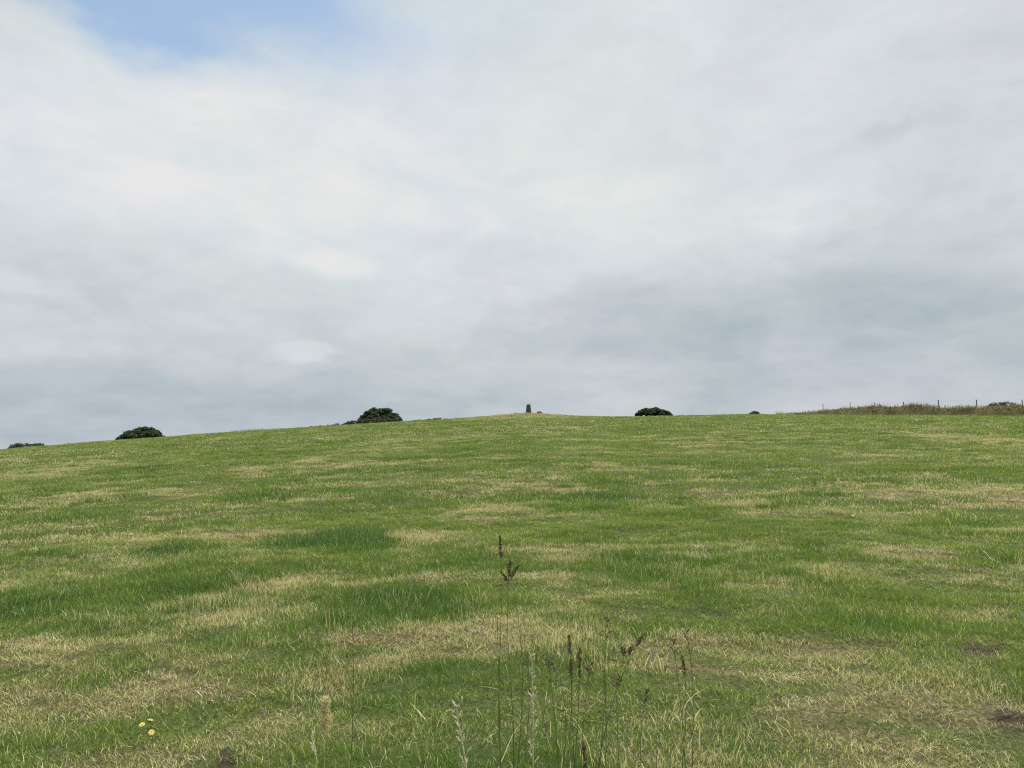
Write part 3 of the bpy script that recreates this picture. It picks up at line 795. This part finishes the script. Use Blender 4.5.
def stalk(tip_px, tip_py, root_px, d, kind, label, group, name='grass_stalk', bend=.02, headlen=None, green=True, leaves=1, seed=0, heads=None, droot=None):
    rg = random.Random(seed); tip = at(tip_px, tip_py, d)
    rx, ry, _ = ray(root_px, 760); dr = droot or d * .985; bx, by = rx * dr, ry * dr; g = tz(bx, by)
    root = empty(name, (bx, by, g), label, "grass stalk", group)
    T = tip - Vector((bx, by, g)); pts = bez((0, 0, -.01), T, (bend, 0, 0))
    wv = rg.uniform(-.012, .012)
    for i, p in enumerate(pts): p.x += wv * math.sin(2 * math.pi * i / (len(pts) - 1)); p.y += wv * .7 * math.sin(3 * math.pi * i / (len(pts) - 1))
    mb = MB(); n = len(pts); rs = [.0018 * (1 - .55 * i / (n - 1)) for i in range(n)]
    if kind in ('feather', 'plume'): rs = [.0020 * (1 - .6 * i / (n - 1)) for i in range(n)]
    mb.tube(pts, rs, 6, .4)
    # nodes on the culm
    for t in (.28, .52):
        i = int(t * n); mb.tube([pts[i] - Vector((0, 0, .004)), pts[i], pts[i] + Vector((0, 0, .004))], [.0016, .0027, .0016], 6, .9)
    mb.build('stem', M_STEM if green else M_STEM_DRY, root)
    axis = (pts[-1] - pts[-3]).normalized(); top = pts[-1]
    if kind == 'spike':
        L = headlen or .08; hb = MB(); c = top - axis * L
        k = max(4, int(L / .016))
        for i in range(k):
            t = i / k; head_cluster(hb, c + axis * (L * t) + Vector((rg.gauss(0, .0022), 0, 0)), axis, .022, .0125 * (1 - .35 * t) * (.7 + .5 * rg.random()), 26, rg, .0075)
        hb.build('seed_head', M_HEAD_BROWN, root)
    elif kind == 'fork':
        for (hx, hy, L, w) in heads:
            e = at(hx, hy, d) - Vector((bx, by, g)); hb = MB()
            j = min(range(n), key=lambda i: abs(pts[i].z - (e.z - L * 1.15))); s = pts[j]
            hb.tube([s, s.lerp(e, .5) + Vector((0, 0, -.004)), e], .0009, 4, .3)
            ax = (e - s).normalized(); k = max(3, int(L / .015))
            for i in range(k):
                c = e - ax * (L * (1 - i / k)); head_cluster(hb, c + Vector((rg.gauss(0, .002), 0, 0)), ax, .020, w * (.7 + .5 * rg.random()), 30, rg, .0075)
            hb.build('seed_head', M_HEAD_BROWN, root)
    elif kind == 'twig':
        hb = MB(); L = headlen or .09
        for i in range(15):
            t = i / 15; s = top - axis * (L * (1 - t)); a = rg.random() * 6.28; q = Vector((math.cos(a), math.sin(a) * .7, rg.uniform(.5, 1.2))).normalized()
            e = s + q * (.040 * (1 - .7 * t) * rg.uniform(.5, 1.2)); hb.tube([s, e], .0007, 4, rg.random())
            for k in range(7): hb.seed(s.lerp(e, rg.uniform(.35, 1)), q + Vector((rg.uniform(-.5, .5), 0, 0)), .008, .003, rg.random(), 4)
        hb.build('seed_head', M_HEAD_TWIG, root)
    elif kind == 'feather':
        hb = MB(); L = headlen or .28
        hb.tube([top - axis * L, top - axis * L * .5, top], [.0017, .0015, .0006], 5, .6)
        ts = sorted(rg.random() for _ in range(int(L * 95)))
        for t in ts:
            s = top - axis * (L * (1 - t)); side = rg.choice((-1, 1)); q = (axis + Vector((side * rg.uniform(.25, 1.1), rg.uniform(-.6, .6), rg.uniform(-.2, .2)))).normalized()
            bl = .030 * (1 - .55 * t) * rg.uniform(.25, 1.25); e = s + q * bl + axis * bl * .3; hb.tube([s, s.lerp(e, .5) + q * .002, e], .0006, 4, .6)
            for k in range(12): hb.seed(s.lerp(e, rg.uniform(.35, 1)) + Vector((rg.gauss(0, .0012), rg.gauss(0, .0012), 0)), q + axis * .7 + Vector((rg.uniform(-.3, .3), rg.uniform(-.3, .3), 0)), rg.uniform(.006, .011), .0026, rg.random(), 4)
        for k in range(int(L * 420)):
            hb.seed(top - axis * (L * rg.random()), axis + Vector((rg.uniform(-.4, .4), rg.uniform(-.4, .4), 0)), .009, .0026, rg.random(), 4)
        hb.build('seed_head', M_HEAD_PALE, root)
    elif kind == 'plume':
        hb = MB(); L = headlen or .13
        for i in range(60):
            t = i / 60; s = top - axis * (L * (1 - t)); a = rg.random() * 6.283
            prof = (min(1, t / .25) ** .7) * (1 - .88 * max(0, t - .25) / .75) * .95
            lump = .75 + .35 * math.sin(t * 17 + seed)
            bl = .040 * prof * lump * rg.uniform(.6, 1.1) + .005; q = Vector((math.cos(a), math.sin(a), rg.uniform(.3, 1.0))).normalized(); e = s + q * bl
            hb.tube([s, e], .0006, 4, .6)
            for k in range(30): 
                c = s.lerp(e, rg.uniform(.15, 1)) + Vector((rg.gauss(0, .005), rg.gauss(0, .004), rg.gauss(0, .004)))
                hb.seed(c, q + Vector((rg.uniform(-.6, .6), rg.uniform(-.6, .6), rg.uniform(-.3, .6))), .0080, .0022, rg.random(), 4)
        hb.build('seed_head', M_PLUME, root)
    for k in range(leaves):
        i = int(n * rg.uniform(.12, .45)); a = rg.random() * 6.28
        leaf_blade(root, pts[i], (math.cos(a) * .5, math.sin(a) * .5, .9), rg.uniform(.10, .2), .0045, M_LEAF_GR if green else M_LEAF_ST, rg.uniform(.3, .8))
    return root, pts

GB, GP, GT = "brown-headed grass stalks in front", "pale feathery grass stalks in front", "faded twiggy seed stalks in front"
r1, p1 = stalk(500.5, 537, 506, 3.05, 'spike', "tallest grass stalk in front, with one narrow brown seed head at its tip", GB, headlen=.085, bend=-.03, seed=1, leaves=0)
leaf_blade(r1, p1[4], (.10, .05, -.2), .22, .0042, M_LEAF_ST, .9)
leaf_blade(r1, p1[6], (-.9, -.1, .30), .09, .0040, M_LEAF_ST, .15)
sh = MB(); sh.tube([p1[3], p1[3].lerp(p1[4], .6), p1[4]], [.0040, .0034, .0016], 6, .5); sh.build('sheath', M_SHEATH, r1)
stalk(509, 566, 510, 3.02, 'fork', "tall grass stalk forked into two dark brown seed heads side by side", GB, bend=.012, seed=2, leaves=1,
      heads=[(510, 562, .060, .018), (518, 566, .058, .014), (503.5, 574, .034, .012), (500.5, 585, .012, .008)])
stalk(568.5, 636, 566, 2.95, 'spike', "grass stalk with a short dark seed head, leftmost of the lower brown-headed ones", GB, headlen=.075, bend=.02, seed=3)
stalk(579, 650, 577, 2.9, 'spike', "thin grass stalk with a slim pointed brown head beside the short dark one", GB, headlen=.10, bend=-.015, seed=4)
stalk(642, 636, 592, 2.95, 'fork', "leaning grass stalk with dark seed clusters spread along its bent right-hand tip", GB, bend=-.10, seed=5, leaves=1,
      heads=[(643, 635, .048, .014), (630.5, 650, .022, .016), (624, 651, .020, .013), (612, 660, .022, .013), (618, 652, .010, .008)])
stalk(606, 618, 600, 3.1, 'twig', "faint upright brown seed stalk above the leaning dark-headed one", GT, headlen=.09, bend=.02, seed=6)
stalk(686, 630, 690, 3.2, 'twig', "twiggy brown seed stalk, farthest right of the front stalks", GT, headlen=.10, bend=.04, seed=7)
stalk(673, 640, 686, 3.15, 'twig', "small twiggy brown seed stalk bending left under the farthest right one", GT, headlen=.05, bend=.02, seed=17)
stalk(683, 658, 678, 2.95, 'spike', "short grass stalk with a blurred brown head below the twiggy right-hand ones", GB, headlen=.06, bend=.02, seed=8)
stalk(352, 622, 350, 3.3, 'twig', "bushy dead brown seed stalk standing before the dark green tuft at left", GT, headlen=.11, bend=.02, seed=9, leaves=2)
stalk(532, 657, 530, 2.45, 'feather', "taller pale feathery grass stalk just right of the tallest stalk", GP, headlen=.33, bend=.015, green=False, seed=10, leaves=1)
stalk(456, 706, 474, 2.4, 'feather', "shorter pale feathery grass stalk leaning left", GP, headlen=.22, bend=.035, green=False, seed=11, leaves=1)
stalk(325.5, 699, 322, 3.0, 'plume', "upright fluffy buff plume of grass left of the feathery stalks", "buff grass plumes in front", headlen=.125, bend=.01, green=False, seed=12, name='grass_plume')
stalk(313, 733, 318, 2.8, 'feather', "short loose buff seed head low beside the upright fluffy plume", "buff grass plumes in front", headlen=.085, bend=.02, green=False, seed=13, name='grass_plume')
stalk(583, 745, 580, 2.6, 'spike', "stubby dark seed stalk at the bottom edge below the leaning stalk", GB, headlen=.10, bend=.01, seed=14, leaves=2)
stalk(657, 748, 668, 2.7, 'none', "bare dark stem slanting at the bottom edge right of the stubby seed stalk", None, bend=.01, seed=15, leaves=1)
stalk(384, 735, 402, 2.7, 'none', "bare dark stem slanting at the bottom edge between plume and feathery stalk", None, bend=.01, seed=16, leaves=2)
stalk(940, 594, 944, 5.6, 'none', "single dark stem leaning out of the mown turf far to the right", None, bend=.0, seed=18, leaves=0)
stalk(571, 664, 573, 2.9, 'spike', "small brown-headed stalk tucked under the short dark-headed one", GB, headlen=.045, bend=.01, seed=19, leaves=1)

SL = ["bare thin stem rising just left of the tallest brown-headed stalk", "bare thin stem rising just right of the forked brown-headed stalk",
      "short twiggy-tipped stem just right of the taller pale feathery stalk", "bare thin stem close left of the short dark-headed stalk",
      "twiggy-tipped stem just right of the slim pointed brown head", "bare thin stem below the faint upright brown seed stalk",
      "twiggy-tipped stem crossing the foot of the leaning dark-clustered stalk", "lowest bare stem between the feathery stalk and the dark-headed group",
      "lone twiggy-tipped stem between the leaning stalk and the farthest right stalks", "bare thin stem touching the left side of the taller pale feathery stalk"]
for i, (tx, ty, rx_, dd) in enumerate([(497, 612, 502, 3.0), (516, 604, 512, 3.05), (548, 660, 553, 2.8), (560, 676, 556, 2.7), (590, 664, 584, 2.9),
        (604, 668, 596, 2.85), (617, 676, 603, 2.8), (540, 700, 545, 2.7), (646, 690, 652, 2.8), (524, 640, 520, 2.9)]):
    stalk(tx, ty, rx_, dd, 'twig' if i in (2, 4, 6, 8) else 'none', SL[i], "slender stems among the front stalks",
          headlen=.05, bend=random.uniform(-.07, .07), seed=40 + i, leaves=1)
# ------------------------------------------------------------------ flowers
def flower(px, py, label, size=.030, tilt=(.35, 0), h=None, name='yellow_flower', group="yellow flowers in the near turf", seed=0, edge=False):
    rg = random.Random(seed); gx, gy = ground_hit(px, py + 4); g = tz(gx, gy); d = math.hypot(gx, gy)
    rx, ry, rz = ray(px, py); r = d - .05; top = Vector((rx * r, ry * r, rz * r))
    root = empty(name, (gx, gy, g), label, "flower", group)
    t = top - Vector((gx, gy, g)); t.z = max(t.z, .05)
    mb = MB(); mb.tube(bez((0, 0, -.01), t, (.008, 0, 0), 6), .0014, 5, .5); mb.build('stem', M_STEM, root)
    nrm = Vector((tilt[1], -tilt[0], 1)).normalized() if not edge else Vector((.2, .1, 1)).normalized()
    a = nrm.cross(Vector((0, 1, .1))).normalized(); b = nrm.cross(a)
    pt = MB()
    for ring, (n, rr, lift) in enumerate(((15, 1.0, .10), (11, .72, .30), (7, .45, .5))):
        for k in range(n):
            th = 2 * math.pi * (k + .5 * ring) / n + rg.uniform(-.1, .1); L = size / 2 * rr * rg.uniform(.88, 1.08)
            u = a * math.cos(th) + b * math.sin(th); v = nrm.cross(u); w = size * .13
            c = t + nrm * (.001 * ring); pts = [c, c + u * (L * .6) + v * (w * .5) + nrm * (L * lift * .5), c + u * L + v * (w * .3) + nrm * (L * lift), c + u * L - v * (w * .3) + nrm * (L * lift), c + u * (L * .6) - v * (w * .5) + nrm * (L * lift * .5)]
            pt.add(pts, [(0, 1, 2, 3, 4)], rg.random())
    pt.build('petals', M_PETAL, root)
    ds = MB(); 
    for k in range(16):
        th = k * 2.4; u = a * math.cos(th) + b * math.sin(th); ds.seed(t + u * (size * .012 * math.sqrt(k) * 2.2 * .5), nrm + u * .3, size * .22, .0016, rg.random(), 4)
    ds.build('disc', M_PETALC, root)
    sp = MB(); sp.seed(t - nrm * .009, nrm, .011, .007, .5, 6); sp.build('calyx', M_STEM, root)
flower(142, 729, "yellow flower with spread petals, upper left of the near pair", .031, (.55, -.1), seed=1)
flower(151.5, 736.5, "yellow flower facing the viewer, lower right of the near pair", .031, (.9, .1), seed=2)
flower(150, 723.5, "small half-closed yellow flower seen edge-on behind the near pair", .026, (0, 0), seed=3, edge=True)
flower(131, 534, "lone pale yellow flower far off in the left of the field", .034, (.9, 0), seed=4, group="yellow flowers out in the field")
flower(853, 516, "lone tiny yellow flower far off in the right of the field", .038, (.6, 0), seed=5, group="yellow flowers out in the field")
def clover(px, py, label, seed):
    rg = random.Random(seed); gx, gy = ground_hit(px, py + 3); g = tz(gx, gy)
    root = empty('clover_flower', (gx, gy, g), label, "flower", "white clover heads in the near turf")
    mb = MB(); mb.tube([(0, 0, -.01), (.003, 0, .04), (0, 0, .066)], .0011, 5, .5); mb.build('stem', M_STEM, root)
    hb = MB()
    for k in range(46):
        z = 1 - 1.5 * k / 46; r = math.sqrt(max(0, 1 - z * z)); th = k * 2.4; u = Vector((r * math.cos(th), r * math.sin(th), z))
        hb.seed(Vector((0, 0, .072)) + u * .002, u + Vector((0, 0, .3)), .0062, .0026, rg.random(), 4)
    hb.build('flower_head', M_CLOVER, root)
clover(978, 691, "white clover head near the right edge, below the upper bare soil", 1)
clover(1005, 697, "white clover head closest to the right edge, above the lower bare soil", 2)
clover(833, 687, "white clover head alone in the dry turf left of the pair at right", 3)
clover(795, 685, "faint white clover head, leftmost of the row on the right side", 4)
clover(18, 746, "white clover head by the dark tuft at the bottom left edge", 5)

# ------------------------------------------------------------------ bare soil
for i, ((px, py, hw, hh), lab) in enumerate(zip(SOIL, ["crumbled dark soil scrape with dead stalks among the dry grass at right",
        "dark bare soil patch close to the lower right edge", "small dark bare soil patch at the bottom left of the plume"])):
    x, y = ground_hit(px, py); g = tz(x, y); rg = random.Random(50 + i); r = math.hypot(x, y); w = hw / F * r; l = w * .55
    mb = MB()
    for k in range(330):
        u, v = rg.gauss(0, .5), rg.gauss(0, .42)
        if vnoise(u * 3 + i * 9, v * 3, 5) < .38: continue
        if u * u + v * v > 1.1: continue
        cx, cy = u * w, v * l; s = rg.uniform(.003, .012); cz = tz(x + cx, y + cy) - g + .004 + .004 * max(0, 1 - u * u - v * v)
        vs = [(cx + s * a * rg.uniform(.6, 1.1), cy + s * b * rg.uniform(.6, 1.1), cz + s * c * rg.uniform(.5, 1)) for a, b, c in ((1, 0, 0), (0, 1, 0), (-1, 0, 0), (0, -1, 0), (0, 0, 1), (0, 0, -1))]
        mb.add(vs, [(0, 1, 4), (1, 2, 4), (2, 3, 4), (3, 0, 4), (1, 0, 5), (2, 1, 5), (3, 2, 5), (0, 3, 5)], rg.random())
    rt = empty('soil_patch', (x, y, g), lab, "soil", "bare soil patches in the turf")
    mb.build('clods', M_SOIL, rt)
    sb = MB()
    for k in range(16 if i == 0 else 7):
        c = Vector((rg.uniform(-1, 1) * w, rg.uniform(-1, 1) * l, .025)); c.z += tz(x + c.x, y + c.y) - g; a = rg.uniform(-.6, .6); L = rg.uniform(.04, .14)
        d = Vector((math.cos(a), math.sin(a), rg.uniform(-.05, .25))) * L; sb.tube([c, c + d * .5 + Vector((0, 0, .006)), c + d], .0018, 4, rg.random())
    sb.build('dead_stalks', M_HEAD_TWIG, rt)

SC.cycles.max_bounces = 6; SC.cycles.diffuse_bounces = 3; SC.cycles.transmission_bounces = 3
SC.cycles.use_denoising = False
SC.cycles.filter_width = 1.15
